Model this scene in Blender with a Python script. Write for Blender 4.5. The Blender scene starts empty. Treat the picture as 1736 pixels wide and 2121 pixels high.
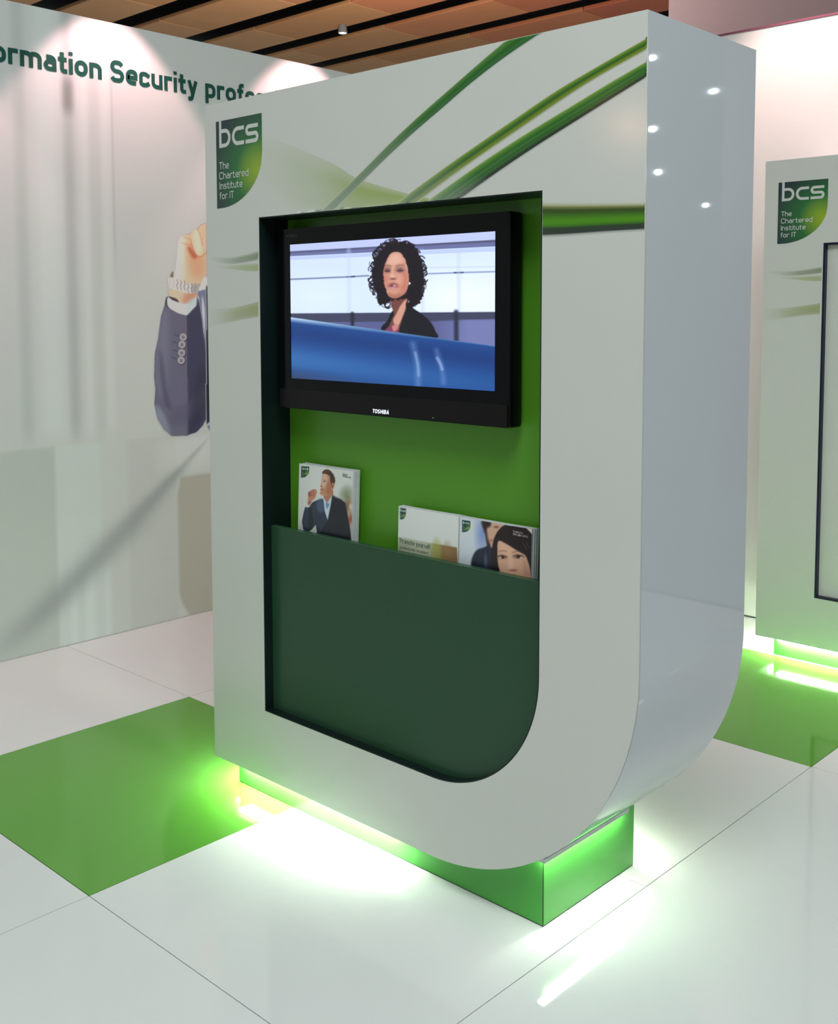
import bpy, math, random
import numpy as np
from mathutils import Vector, Matrix
from mathutils.geometry import tessellate_polygon

random.seed(7)
rng = np.random.default_rng(7)
scene = bpy.context.scene
COL = scene.collection

# ------------------------------------------------------------------ camera
F_PX, PP_X, PP_Y = 2248.04, 856.87, 813.18
CAM = (2.726, -1.972, 1.472)
AX_R, AX_U, AX_F = (0.7265, 0.6872, -0.0020), (-0.0508, 0.0566, 0.9971), (-0.6853, 0.7243, -0.0760)
cd = bpy.data.cameras.new('camera')
cam = bpy.data.objects.new('camera', cd)
COL.objects.link(cam)
R, U, B = Vector(AX_R).normalized(), Vector(AX_U).normalized(), -Vector(AX_F).normalized()
U = B.cross(R).normalized(); R = U.cross(B)
cam.matrix_world = Matrix(((R.x, U.x, B.x, CAM[0]), (R.y, U.y, B.y, CAM[1]), (R.z, U.z, B.z, CAM[2]), (0, 0, 0, 1)))
cd.sensor_fit = 'HORIZONTAL'
cd.sensor_width = 36.0
cd.lens = F_PX * 36.0 / 1736.0
cd.shift_x = (868.0 - PP_X) / 1736.0
cd.shift_y = (PP_Y - 1060.5) / 1736.0
cd.clip_start = 0.05
cd.clip_end = 100
scene.camera = cam

# ------------------------------------------------------------------ world, lights, exposure
vs = scene.view_settings
vs.view_transform = 'Standard'
vs.look = 'None'
vs.exposure = 0.0
vs.gamma = 1.0
vs.use_curve_mapping = False

world = bpy.data.worlds.new('hall_ambience')
scene.world = world
world.use_nodes = True
bg = world.node_tree.nodes['Background']
bg.inputs['Color'].default_value = (0.89, 0.99, 1.0, 1)
bg.inputs['Strength'].default_value = 0.20


def spot(name, loc, target, power, colour, angle, blend=0.6, radius=0.03):
    l = bpy.data.lights.new(name, 'SPOT')
    l.energy = power; l.color = colour; l.spot_size = math.radians(angle); l.spot_blend = blend
    l.shadow_soft_size = radius
    o = bpy.data.objects.new(name, l); COL.objects.link(o)
    o.location = loc
    o.rotation_euler = (Vector(target) - Vector(loc)).to_track_quat('-Z', 'Y').to_euler()
    return o


def bulb(name, loc, power, colour, radius):
    l = bpy.data.lights.new(name, 'POINT')
    l.energy = power; l.color = colour; l.shadow_soft_size = radius
    o = bpy.data.objects.new(name, l); COL.objects.link(o); o.location = loc
    return o


WARM = (1.0, 0.56, 0.58)
for sy in (-0.36, 0.64, 1.76):          # wall washers standing over the top edge of the left wall
    spot('wall_washer', (-1.28, sy, 3.0), (-1.60, sy, 1.75), 33 if sy > 0 else 22, WARM, 78, 0.3)
spot('wall_washer', (0.66, 2.37, 3.40), (0.48, 2.846, 0.7), 96, (1.0, 0.72, 0.69), 72, 0.6)
spot('wall_washer', (1.9, 2.37, 3.40), (1.9, 2.846, 1.5), 66, (1.0, 0.72, 0.69), 72, 0.6)
# white hall lamps, high beyond the right side of the stand (seen mirrored in the kiosk's glossy side)
for P, e in (((5.5, 7.70, 3.55), 12), ((4.6, 5.10, 3.30), 5), ((4.65, 5.20, 2.80), 6), ((4.7, 5.37, 2.50), 5), ((5.4, 7.4, 2.43), 2.5)):
    bulb('hall_lamp', P, e, (0.85, 0.95, 1.0), 0.016)
bulb('hall_lamp', (-0.38, -2.97, 2.42), 5, (1.0, 0.5, 0.35), 0.03)
l = bpy.data.lights.new('hall_high_bay', 'AREA')
l.shape = 'DISK'; l.size = 3.0; l.energy = 235; l.color = (0.94, 1.0, 0.99)
o = bpy.data.objects.new('hall_high_bay', l); COL.objects.link(o); o.location = (3.1, -2.1, 5.6)
l = bpy.data.lights.new('added_ceiling_fill', 'AREA')  # added unseen fill, brightens the ceiling slats and the grey partition
l.shape = 'DISK'; l.size = 2.0; l.energy = 215; l.color = (1.0, 0.94, 0.91)
o = bpy.data.objects.new('added_ceiling_fill', l); COL.objects.link(o); o.location = (-4.2, 4.8, 2.9); o.rotation_euler = (math.pi, 0, 0)

# ------------------------------------------------------------------ helpers


def lin(c):
    c = np.asarray(c, float) / 255.0
    return np.where(c <= 0.04045, c / 12.92, ((c + 0.055) / 1.055) ** 2.4)


def rgba(r, g, b, k=1.0):
    v = np.clip(lin((r, g, b)) * k, 0, 0.95)
    return (float(v[0]), float(v[1]), float(v[2]), 1.0)


def mat(name, colour, rough=0.4, spec=0.5, noise=0.0, nscale=8.0, coat=0.0, metal=0.0):
    m = bpy.data.materials.new(name); m.use_nodes = True
    nt = m.node_tree; b = nt.nodes['Principled BSDF']
    b.inputs['Base Color'].default_value = colour
    b.inputs['Roughness'].default_value = rough
    b.inputs['Specular IOR Level'].default_value = spec
    b.inputs['Coat Weight'].default_value = coat
    b.inputs['Metallic'].default_value = metal
    if noise > 0:
        tc = nt.nodes.new('ShaderNodeTexCoord'); n = nt.nodes.new('ShaderNodeTexNoise')
        n.inputs['Scale'].default_value = nscale; n.inputs['Detail'].default_value = 4
        nt.links.new(tc.outputs['Object'], n.inputs['Vector'])
        mx = nt.nodes.new('ShaderNodeMix'); mx.data_type = 'RGBA'
        mx.inputs[6].default_value = tuple(c * (1 - noise) for c in colour[:3]) + (1,)
        mx.inputs[7].default_value = tuple(min(0.95, c * (1 + noise)) for c in colour[:3]) + (1,)
        nt.links.new(n.outputs['Fac'], mx.inputs[0]); nt.links.new(mx.outputs[2], b.inputs['Base Color'])
    return m


def print_mat(name, rough=0.35, spec=0.5, emit=0.0):
    m = bpy.data.materials.new(name); m.use_nodes = True
    nt = m.node_tree; b = nt.nodes['Principled BSDF']
    a = nt.nodes.new('ShaderNodeAttribute'); a.attribute_name = 'ink'
    b.inputs['Roughness'].default_value = rough
    b.inputs['Specular IOR Level'].default_value = spec
    if emit > 0:
        b.inputs['Base Color'].default_value = (0.004, 0.004, 0.005, 1)
        nt.links.new(a.outputs['Color'], b.inputs['Emission Color'])
        b.inputs['Emission Strength'].default_value = emit
    else:
        nt.links.new(a.outputs['Color'], b.inputs['Base Color'])
    return m


def emit_mat(name, colour, strength):
    m = bpy.data.materials.new(name); m.use_nodes = True
    b = m.node_tree.nodes['Principled BSDF']
    b.inputs['Base Color'].default_value = (0.8, 0.8, 0.8, 1)
    b.inputs['Emission Color'].default_value = colour
    b.inputs['Emission Strength'].default_value = strength
    return m


def new_obj(name, verts, faces, m=None, parent=None, smooth=None):
    me = bpy.data.meshes.new(name)
    me.from_pydata([tuple(map(float, v)) for v in verts], [], faces)
    me.validate(); me.update()
    if m: me.materials.append(m)
    if smooth:
        me.shade_smooth(); me.set_sharp_from_angle(angle=math.radians(smooth))
    o = bpy.data.objects.new(name, me); COL.objects.link(o)
    if parent: o.parent = parent
    return o


def empty(name, loc, label=None, cat=None, group=None, kind=None):
    o = bpy.data.objects.new(name, None); COL.objects.link(o); o.location = loc
    o.empty_display_size = 0.05
    tag(o, label, cat, group, kind)
    return o


def tag(o, label=None, cat=None, group=None, kind=None):
    if label: o['label'] = label
    if cat: o['category'] = cat
    if group: o['group'] = group
    if kind: o['kind'] = kind
    return o


class MB:
    """collects shapes into one mesh"""
    def __init__(s): s.v = []; s.f = []
    def add(s, vs, fs):
        n = len(s.v); s.v += [tuple(p) for p in vs]; s.f += [tuple(i + n for i in f) for f in fs]; return s
    def box(s, a, b, bev=0.0):
        x0, y0, z0 = a; x1, y1, z1 = b
        if bev <= 0:
            vs = [(x, y, z) for x in (x0, x1) for y in (y0, y1) for z in (z0, z1)]
            return s.add(vs, [(0, 1, 3, 2), (4, 6, 7, 5), (0, 4, 5, 1), (2, 3, 7, 6), (0, 2, 6, 4), (1, 5, 7, 3)])
        import bmesh
        bm = bmesh.new(); bmesh.ops.create_cube(bm, size=1)
        for v in bm.verts:
            v.co = Vector(((x0 + x1) / 2 + v.co.x * (x1 - x0), (y0 + y1) / 2 + v.co.y * (y1 - y0), (z0 + z1) / 2 + v.co.z * (z1 - z0)))
        bmesh.ops.bevel(bm, geom=bm.edges[:], offset=bev, segments=2, profile=0.5, affect='EDGES')
        bm.verts.ensure_lookup_table()
        s.add([v.co[:] for v in bm.verts], [[v.index for v in f.verts] for f in bm.faces]); bm.free(); return s
    def prism(s, outer, holes, y0, y1, caps=True):
        """outline(s) in x,z extruded along y"""
        loops = [outer] + holes
        flat = [p for l in loops for p in l]; n = len(flat)
        vs = [(p[0], y0, p[1]) for p in flat] + [(p[0], y1, p[1]) for p in flat]
        fs = []
        if caps:
            tris = tessellate_polygon([[Vector((p[0], p[1], 0)) for p in l] for l in loops])
            for t in tris:
                a, b, c = (flat[i] for i in t)
                ar = (b[0] - a[0]) * (c[1] - a[1]) - (c[0] - a[0]) * (b[1] - a[1])
                t = t if ar > 0 else t[::-1]
                fs.append(tuple(t)); fs.append(tuple(i + n for i in t[::-1]))
        k = 0
        for li, l in enumerate(loops):
            m_ = len(l); area = sum(l[i][0] * l[(i + 1) % m_][1] - l[(i + 1) % m_][0] * l[i][1] for i in range(m_))
            rev = (area < 0) != (li > 0)
            for i in range(m_):
                a, b = k + i, k + (i + 1) % m_
                q = (a, a + n, b + n, b)
                fs.append(q[::-1] if rev else q)
            k += m_
        return s.add(vs, fs)
    def build(s, name, m, parent=None, smooth=None): return new_obj(name, s.v, s.f, m, parent, smooth)


def rounded(pts, closed=False, step=9):
    """polyline of (x, y[, radius]) with rounded corners"""
    out = []; n = len(pts)
    for i, p in enumerate(pts):
        r = p[2] if len(p) > 2 else 0
        if r <= 0 or (not closed and i in (0, n - 1)):
            out.append((p[0], p[1])); continue
        a = np.array(pts[i - 1][:2], float); b = np.array(p[:2], float); c = np.array(pts[(i + 1) % n][:2], float)
        u = a - b; w = c - b; lu = np.linalg.norm(u); lw = np.linalg.norm(w); u /= lu; w /= lw
        ang = math.acos(max(-1, min(1, float(u @ w))))
        d = min(r / math.tan(ang / 2), lu * 0.499, lw * 0.499); r = d * math.tan(ang / 2)
        bis = (u + w) / np.linalg.norm(u + w); cen = b + bis * (r / math.sin(ang / 2))
        s0 = b + u * d - cen; e0 = b + w * d - cen
        a0 = math.atan2(s0[1], s0[0]); a1 = math.atan2(e0[1], e0[0]); da = (a1 - a0 + math.pi) % (2 * math.pi) - math.pi
        k = max(2, int(abs(da) / math.radians(step)))
        for j in range(k + 1):
            t = a0 + da * j / k; out.append((cen[0] + r * math.cos(t), cen[1] + r * math.sin(t)))
    if closed: out.append(out[0])
    return out


# ---- a monoline lettering: every glyph is a set of centre lines, thickened to ribbons
def glyph(ch, s):
    h = s / 2; xh = 0.70; X = xh - h; C = 1 - h; Bm = h; L = h
    def W(w): return w - h
    if ch == ' ': return 0.26, []
    if ch == 'o': w = .60; return w, [rounded([(L, Bm, .26), (W(w), Bm, .26), (W(w), X, .26), (L, X, .26)], True)]
    if ch == 'n': w = .58; return w, [[(L, 0), (L, xh)], rounded([(L, X - .22), (L, X, .2), (W(w), X, .24), (W(w), 0)])]
    if ch == 'm': w = .94; c = w / 2; return w, [[(L, 0), (L, xh)], rounded([(L, X - .22), (L, X, .18), (c, X, .2), (c, 0)]), rounded([(c, X - .22), (c, X, .18), (W(w), X, .2), (W(w), 0)])]
    if ch == 'r': w = .42; return w, [[(L, 0), (L, xh)], rounded([(L, X - .24), (L, X, .22), (w, X)])]
    if ch == 'a': w = .56; return w, [rounded([(L + .03, X), (W(w), X, .2), (W(w), 0)]), rounded([(W(w), .41), (L, .41, .17), (L, Bm, .17), (W(w), Bm, .1), (W(w), Bm + .15)])]
    if ch == 't': w = .40; c = .08 + h; return w, [rounded([(c, .92), (c, Bm, .14), (w, Bm)]), [(0, X), (w - .02, X)]]
    if ch == 'i': w = s; return w, [[(h, 0), (h, xh)], [(h, 1.0 - s * .85), (h, 1.0)]]
    if ch == 'l': w = s + .05; return w, [[(h, 0), (h, 1.0)]]
    if ch == 'S': w = .66; return w, [rounded([(W(w) - .02, C - .12), (W(w) - .10, C, .12), (L, C, .24), (L, .51, .22), (W(w), .51, .22), (W(w), Bm, .26), (L + .07, Bm, .12), (L - .02, Bm + .13)])]
    if ch == 's': w = .52; return w, [rounded([(W(w), X, .0), (L, X, .17), (L, .36, .17), (W(w), .36, .17), (W(w), Bm, .17), (L - .02, Bm)])]
    if ch == 'e': w = .58; return w, [rounded([(L, .335), (W(w), .335), (W(w), X, .22), (L, X, .25), (L, Bm, .25), (W(w) + .02, Bm)])]
    if ch == 'c': w = .54; return w, [rounded([(w - .02, X - .1), (W(w) - .1, X, .1), (L, X, .25), (L, Bm, .25), (W(w) - .1, Bm, .1), (w - .02, Bm + .1)])]
    if ch == 'u': w = .58; return w, [[(W(w), 0), (W(w), xh)], rounded([(L, xh), (L, Bm, .24), (W(w), Bm, .2), (W(w), .22)])]
    if ch == 'y': w = .56; return w, [[(L, xh), (w / 2, .06)], rounded([(W(w), xh), (w * .40, -.19, .08), (.04, -.2)])]
    if ch == 'p': w = .58; return w, [[(L, -.28), (L, xh)], rounded([(L, X), (W(w), X, .25), (W(w), Bm, .25), (L, Bm)])]
    if ch == 'b': w = .58; return w, [[(L, 0), (L, 1)], rounded([(L, X), (W(w), X, .25), (W(w), Bm, .25), (L, Bm)])]
    if ch == 'd': w = .58; return w, [[(W(w), 0), (W(w), 1)], rounded([(W(w), X), (L, X, .25), (L, Bm, .25), (W(w), Bm)])]
    if ch == 'g': w = .58; return w, [rounded([(W(w), xh), (W(w), -.22, .2), (.06, -.22)]), rounded([(W(w), X), (L, X, .25), (L, Bm, .25), (W(w), Bm)])]
    if ch == 'h': w = .58; return w, [[(L, 0), (L, 1)], rounded([(L, X - .22), (L, X, .2), (W(w), X, .24), (W(w), 0)])]
    if ch == 'f': w = .38; c = .08 + h; return w, [rounded([(w, C), (c, C, .16), (c, 0)]), [(0, X), (w - .03, X)]]
    if ch == 'T': w = .62; return w, [[(0, C), (w, C)], [(w / 2, 0), (w / 2, C)]]
    if ch == 'C': w = .66; return w, [rounded([(w - .02, C - .14), (W(w) - .08, C, .14), (L, C, .28), (L, Bm, .28), (W(w) - .08, Bm, .14), (w - .02, Bm + .14)])]
    if ch == 'I': w = s; return w, [[(h, 0), (h, 1)]]
    if ch == 'P': w = .64; return w, [[(L, 0), (L, 1)], rounded([(L, C), (W(w), C, .25), (W(w), .44, .25), (L, .44)])]
    if ch == 'E': w = .56; return w, [[(w, C), (L, C), (L, Bm), (w, Bm)], [(L, .5), (w - .06, .5)]]
    if ch == 'O': w = .74; return w, [rounded([(L, Bm, .3), (W(w), Bm, .3), (W(w), C, .3), (L, C, .3)], True)]
    if ch == 'H': w = .70; return w, [[(L, 0), (L, 1)], [(W(w), 0), (W(w), 1)], [(L, .5), (W(w), .5)]]
    if ch == 'B': w = .66; return w, [[(L, 0), (L, 1)], rounded([(L, C), (W(w) - .03, C, .2), (W(w) - .03, .52, .2), (L, .52)]), rounded([(L, .52), (W(w), .52, .22), (W(w), Bm, .22), (L, Bm)])]
    if ch == 'A': w = .74; return w, [[(L - .02, 0), (w / 2, C), (W(w) + .02, 0)], [(.18, .3), (w - .18, .3)]]
    if ch == 'R': w = .66; return w, [[(L, 0), (L, 1)], rounded([(L, C), (W(w), C, .25), (W(w), .45, .25), (L, .45)]), [(.36, .45), (W(w), 0)]]
    if ch == 'G': w = .68; return w, [rounded([(w - .03, C), (L, C, .28), (L, Bm, .28), (W(w), Bm, .1), (W(w), .46), (.38, .46)])]
    if ch == 'Z': w = .62; return w, [[(0, C), (W(w), C), (L, Bm), (w, Bm)]]
    if ch == '-': return .4, [[(0, .4), (.4, .4)]]
    return .5, [[(L, 0), (L, xh)]]


def layout(text, s, track=0.11):
    x = 0; lines = []; starts = []
    for ch in text:
        w, pl = glyph(ch, s); starts.append(x)
        for p in pl: lines.append([(q[0] + x, q[1]) for q in p])
        x += w + track
    return lines, x - track, starts


LIFT = [0]


def ribbon(mb, pts, hw, place, axis=None):
    """thicken a 2-D polyline to a flat strip; place maps (x, y) to 3-D"""
    P = [np.array(p, float) for p in pts]
    P = [p for i, p in enumerate(P) if i == 0 or np.linalg.norm(p - P[i - 1]) > 1e-6]
    n = len(P)
    if n < 2: return
    closed = np.linalg.norm(P[0] - P[-1]) < 1e-6 and n > 3
    vs = []
    for i in range(n):
        a = P[i - 1] if i > 0 else (P[-2] if closed else None)
        c = P[i + 1] if i < n - 1 else (P[1] if closed else None)
        d1 = None if a is None else (P[i] - a) / np.linalg.norm(P[i] - a)
        d2 = None if c is None else (c - P[i]) / np.linalg.norm(c - P[i])
        if d1 is None: d1 = d2
        if d2 is None: d2 = d1
        n1 = np.array((-d1[1], d1[0])); n2 = np.array((-d2[1], d2[0]))
        m = n1 + n2; m = m / max(1e-6, np.linalg.norm(m)); k = hw / max(0.35, float(m @ n1))
        vs += [place(*(P[i] + m * k)), place(*(P[i] - m * k))]
    LIFT[0] = (LIFT[0] + 1) % 4
    q = LIFT[0] * .00012
    if axis == 'x': vs = [(v[0] + q, v[1], v[2]) for v in vs]
    else: vs = [(v[0], v[1] - q, v[2]) for v in vs]
    mb.add(vs, [(2 * i, 2 * i + 1, 2 * i + 3, 2 * i + 2) for i in range(n - 1)])


# ---- flat prints: painted in numpy, carried by a fine grid of coloured vertices
class Canvas:
    def __init__(s, w, h, scale, base):
        s.k = scale; s.w = int(w * scale); s.h = int(h * scale)
        s.a = np.empty((s.h, s.w, 3)); s.a[:] = base
        yy, xx = np.mgrid[0:s.h, 0:s.w]
        s.X = (xx + .5) / scale; s.Y = (yy + .5) / scale
    def blur(s, m, r):
        r = r * s.k
        if r < 0.3: return m
        n = max(1, int(r * 2)); t = np.arange(-n, n + 1); g = np.exp(-t * t / (2 * r * r)); g /= g.sum()
        for ax in (0, 1):
            p = np.pad(m, [(n, n) if i == ax else (0, 0) for i in range(2)], mode='edge'); o = 0
            for i, w in enumerate(g): o = o + w * (p[i:i + m.shape[0], :] if ax == 0 else p[:, i:i + m.shape[1]])
            m = o
        return m
    def mask_poly(s, pts, smooth=True, soft=1.5, jitter=0):
        P = np.array(pts, float)
        if smooth: P = catmull(P, True)
        if jitter: P = P + rng.normal(0, jitter, P.shape)
        ins = np.zeros((s.h, s.w), bool); n = len(P)
        for i in range(n):
            (x0, y0), (x1, y1) = P[i], P[(i + 1) % n]
            if y0 == y1: continue
            r0 = max(0, int(math.floor(min(y0, y1) * s.k)) - 1); r1 = min(s.h, int(math.ceil(max(y0, y1) * s.k)) + 1)
            if r1 <= r0: continue
            Y = s.Y[r0:r1]; X = s.X[r0:r1]
            c = (Y > y0) != (Y > y1)
            ins[r0:r1] ^= c & (X < (x1 - x0) * (Y - y0) / (y1 - y0) + x0)
        return s.blur(ins.astype(float), soft)
    def fill(s, m, c, alpha=1.0):
        m = (m * alpha)[..., None] if np.ndim(m) else m
        s.a = s.a * (1 - m) + np.asarray(c, float) * m
    def poly(s, pts, c, soft=1.5, smooth=True, alpha=1.0, jitter=0): s.fill(s.mask_poly(pts, smooth, soft, jitter), c, alpha)
    def ell(s, cx, cy, rx, ry, c, soft=0.25, alpha=1.0, rot=0):
        ca, sa = math.cos(rot), math.sin(rot); dx, dy = s.X - cx, s.Y - cy
        d = np.sqrt(((dx * ca + dy * sa) / rx) ** 2 + ((-dx * sa + dy * ca) / ry) ** 2)
        s.fill(np.clip((1 + soft - d) / (2 * soft), 0, 1), c, alpha)
    def line(s, pts, wd, c, soft=1.0, alpha=1.0):
        D = np.full((s.h, s.w), 1e9)
        for (x0, y0), (x1, y1) in zip(pts[:-1], pts[1:]):
            dx, dy = x1 - x0, y1 - y0; L2 = dx * dx + dy * dy + 1e-9
            t = np.clip(((s.X - x0) * dx + (s.Y - y0) * dy) / L2, 0, 1)
            D = np.minimum(D, np.hypot(s.X - x0 - t * dx, s.Y - y0 - t * dy))
        s.fill(np.clip((wd / 2 + soft / s.k / 2 - D) / (soft / s.k), 0, 1), c, alpha)
    def text(s, txt, p0, p1, height, c, stroke=.13, alpha=1.0, up=(0, -1)):
        ls, w, _ = layout(txt, stroke); ux, uy = (p1[0] - p0[0]) / w, (p1[1] - p0[1]) / w
        for l in ls: s.line([(p0[0] + x * ux + y * height * up[0], p0[1] + x * uy + y * height * up[1]) for x, y in l], stroke * height, c, alpha=alpha)
    def sample(s, px, py):
        fx = np.clip(px * s.k - .5, 0, s.w - 1.001); fy = np.clip(py * s.k - .5, 0, s.h - 1.001)
        ix = fx.astype(int); iy = fy.astype(int); tx = (fx - ix)[..., None]; ty = (fy - iy)[..., None]
        a = s.a
        return (a[iy, ix] * (1 - tx) + a[iy, ix + 1] * tx) * (1 - ty) + (a[iy + 1, ix] * (1 - tx) + a[iy + 1, ix + 1] * tx) * ty


def catmull(P, closed=False, k=8):
    P = np.asarray(P, float); n = len(P); out = []
    for i in range(n if closed else n - 1):
        p0 = P[i - 1] if (closed or i > 0) else P[0]; p1 = P[i]; p2 = P[(i + 1) % n]
        p3 = P[(i + 2) % n] if (closed or i + 2 < n) else P[-1]
        for j in range(k):
            t = j / k
            out.append(.5 * (2 * p1 + (p2 - p0) * t + (2 * p0 - 5 * p1 + 4 * p2 - p3) * t * t + (3 * p1 - p0 - 3 * p2 + p3) * t ** 3))
    if not closed: out.append(P[-1])
    return np.array(out)


def homography(src, dst):
    A = []; b = []
    for (x, y), (u, v) in zip(src, dst):
        A += [[x, y, 1, 0, 0, 0, -u * x, -u * y], [0, 0, 0, x, y, 1, -v * x, -v * y]]; b += [u, v]
    h = np.linalg.solve(np.array(A, float), np.array(b, float)); H = np.append(h, 1).reshape(3, 3)
    def f(x, y):
        w = H[2, 0] * x + H[2, 1] * y + H[2, 2]
        return (H[0, 0] * x + H[0, 1] * y + H[0, 2]) / w, (H[1, 0] * x + H[1, 1] * y + H[1, 2]) / w
    return f


def ink_mesh(name, V, F, C, m, parent=None):
    """vertices (n,3), faces (k,3|4), linear colours (n,3)"""
    me = bpy.data.meshes.new(name); V = np.asarray(V, np.float32); F = np.asarray(F, np.int32)
    me.vertices.add(len(V)); me.vertices.foreach_set('co', V.ravel())
    q = F.shape[1]; me.loops.add(F.size); me.loops.foreach_set('vertex_index', F.ravel())
    me.polygons.add(len(F)); me.polygons.foreach_set('loop_start', np.arange(0, F.size, q, dtype=np.int32))
    me.update(calc_edges=True)
    at = me.attributes.new('ink', 'FLOAT_COLOR', 'POINT')
    at.data.foreach_set('color', np.concatenate([C, np.ones((len(C), 1))], 1).astype(np.float32).ravel())
    me.materials.append(m)
    o = bpy.data.objects.new(name, me); COL.objects.link(o)
    if parent: o.parent = parent
    return o


def grid_faces(nu, nv):
    i = np.arange(nu * nv).reshape(nv, nu)
    return np.stack([i[:-1, :-1], i[:-1, 1:], i[1:, 1:], i[1:, :-1]], -1).reshape(-1, 4)


def print_grid(name, origin, du, dv, nu, nv, fcol, m, parent=None):
    """flat print: origin + u*du + v*dv, u,v in 0..1; fcol(u,v)->sRGB"""
    v, u = np.mgrid[0:1:nv * 1j, 0:1:nu * 1j]
    V = np.array(origin) + u[..., None] * np.array(du) + v[..., None] * np.array(dv)
    C = fcol(u, v)
    return ink_mesh(name, V.reshape(-1, 3), grid_faces(nu, nv), C.reshape(-1, 3), m, parent)


# ------------------------------------------------------------------ materials
PANEL = (0.70, 0.715, 0.665, 1)
M_panel = mat('white_gloss_panel', PANEL, 0.16, 0.45, 0.02, 3)
M_side = mat('white_gloss_laminate', (0.67, 0.71, 0.745, 1), 0.02, 0.55)
M_wall = mat('white_wall_panel', (0.72, 0.74, 0.73, 1), 0.5, 0.3, 0.01, 2)
M_wallback = mat('white_wall_paint', (0.80, 0.77, 0.74, 1), 0.5, 0.3, 0.01, 2)
M_tile = mat('white_gloss_tile', (0.79, 0.81, 0.80, 1), 0.055, 0.55, 0.015, 2)
M_gtile = mat('green_gloss_tile', (0.125, 0.38, 0.045, 1), 0.07, 0.5, 0.03, 2)
M_joint = mat('dark_joint', (0.05, 0.06, 0.065, 1), 0.7)
M_plinth = mat('green_plinth', (0.07, 0.42, 0.05, 1), 0.12, 0.5)
M_lime = mat('green_board', (0.10, 0.33, 0.02, 1), 0.3, 0.4)
M_jamb = mat('black_green_lining', (0.006, 0.014, 0.013, 1), 0.35, 0.3)
M_dark = mat('dark_green_board', (0.024, 0.078, 0.038, 1), 0.3, 0.3, 0.04, 6)
M_gap = mat('dark_core', (0.03, 0.03, 0.035, 1), 0.7)
M_housing = mat('white_metal_housing', (0.7, 0.72, 0.7, 1), 0.4)
M_letter = mat('white_print', (0.66, 0.69, 0.65, 1), 0.3)
M_head = mat('dark_green_print', rgba(30, 80, 70, 1.2), 0.5, .2)
M_tvblack = mat('gloss_black_plastic', (0.004, 0.004, 0.005, 1), 0.12, 0.14)
M_tvmatt = mat('matt_black_plastic', (0.009, 0.008, 0.008, 1), 0.35, 0.15)
M_page = mat('paper_edges', (0.66, 0.68, 0.70, 1), 0.7, 0.2, 0.12, 300)
M_navy = mat('navy_edge_trim', (0.008, 0.011, 0.035, 1), 0.4, .3)
M_print = print_mat('mural_print', 0.5, 0.3)
M_ink = print_mat('panel_print', 0.16, 0.45)
M_cover = print_mat('cover_print', 0.25, 0.5)
M_screen = print_mat('lit_screen', 0.15, 0.4, 1.12)
M_tube = emit_mat('light_tube', (0.92, 1.0, 0.84, 1), 120.0)
M_tube_side = emit_mat('side_light_tube', (0.92, 1.0, 0.84, 1), 48.0)
M_brand = emit_mat('lit_brand_letters', (0.8, 0.85, 1.0, 1), 0.9)
M_dimbrand = mat('grey_print', (0.10, 0.10, 0.10, 1), 0.4)
M_led = emit_mat('green_indicator', (0.6, 1.0, 0.4, 1), 1.2)

# ------------------------------------------------------------------ setting: floor
X_MIN, Y_BACK, GX, GY = -1.60, 2.846, 0.32, 0.376
fl = MB().box((X_MIN - .1, -3.7, -.06), (3.4, Y_BACK + .1, -.012)).build('floor', M_joint)
tag(fl, 'glossy white square floor tiles with single green tiles set between', kind='structure')
xs = [X_MIN] + [GX + k for k in range(-1, 3)] + [3.4]
ys = [-3.7] + [GY + k for k in range(-3, 3)] + [Y_BACK]
gap = 0.0012
for i in range(len(xs) - 1):
    for j in range(len(ys) - 1):
        x0, x1, y0, y1 = xs[i] + gap, xs[i + 1] - gap, ys[j] + gap, ys[j + 1] - gap
        if x1 - x0 < .01 or y1 - y0 < .01: continue
        if x0 > GX + 1 and abs(y1 - GY) < .01: continue
        if x0 > GX + 1 and abs(y0 - GY) < .01: y0 -= 1.0
        green = (abs(x0 - (GX - 1)) < .01 and abs(y0 - (GY - 1)) < .01) or (abs(x0 - GX) < .01 and abs(y0 - (GY + 1)) < .01)
        t = MB().box((x0, y0, -.012), (x1, y1, 0)).build('floor_tile', M_gtile if green else M_tile, fl)
        if green: t['label'] = 'green floor tile'

# ------------------------------------------------------------------ setting: walls
WL_H, WB_H = 2.736, 2.762
wl = MB().box((X_MIN - .10, -3.7, 0.0), (X_MIN, Y_BACK + .1, WL_H)).build('wall_left', M_wall)
tag(wl, 'white exhibition wall with photo mural and green headline', kind='structure')
wb = MB().box((X_MIN, Y_BACK, 0.0), (2.30, Y_BACK + .1, WB_H)).build('wall_back', M_wallback)
tag(wb, 'plain warm white exhibition wall behind the far kiosk', kind='structure')
MB().box((X_MIN + .002, Y_BACK - .004, WB_H - .001), (2.30, Y_BACK + .1, WB_H + .008)).build('coping', mat('plum_edge_trim', (0.25, 0.08, 0.12, 1), 0.5), wb)['label'] = 'thin plum coloured top edge of wall'
MB().box((X_MIN + .002, Y_BACK - .005, 0.0005), (2.30, Y_BACK - .0005, .006)).build('floor_joint', M_joint, wb)

KP = 1 / 0.60                   # photographed paper white to surface colour


def soft(x, a, b):              # 0 below a, 1 above b
    t = np.clip((x - a) / (b - a), 0, 1); return t * t * (3 - 2 * t)


def bandf(x, a, b, f): return soft(x, a - f, a + f) * (1 - soft(x, b - f, b + f))


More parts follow.
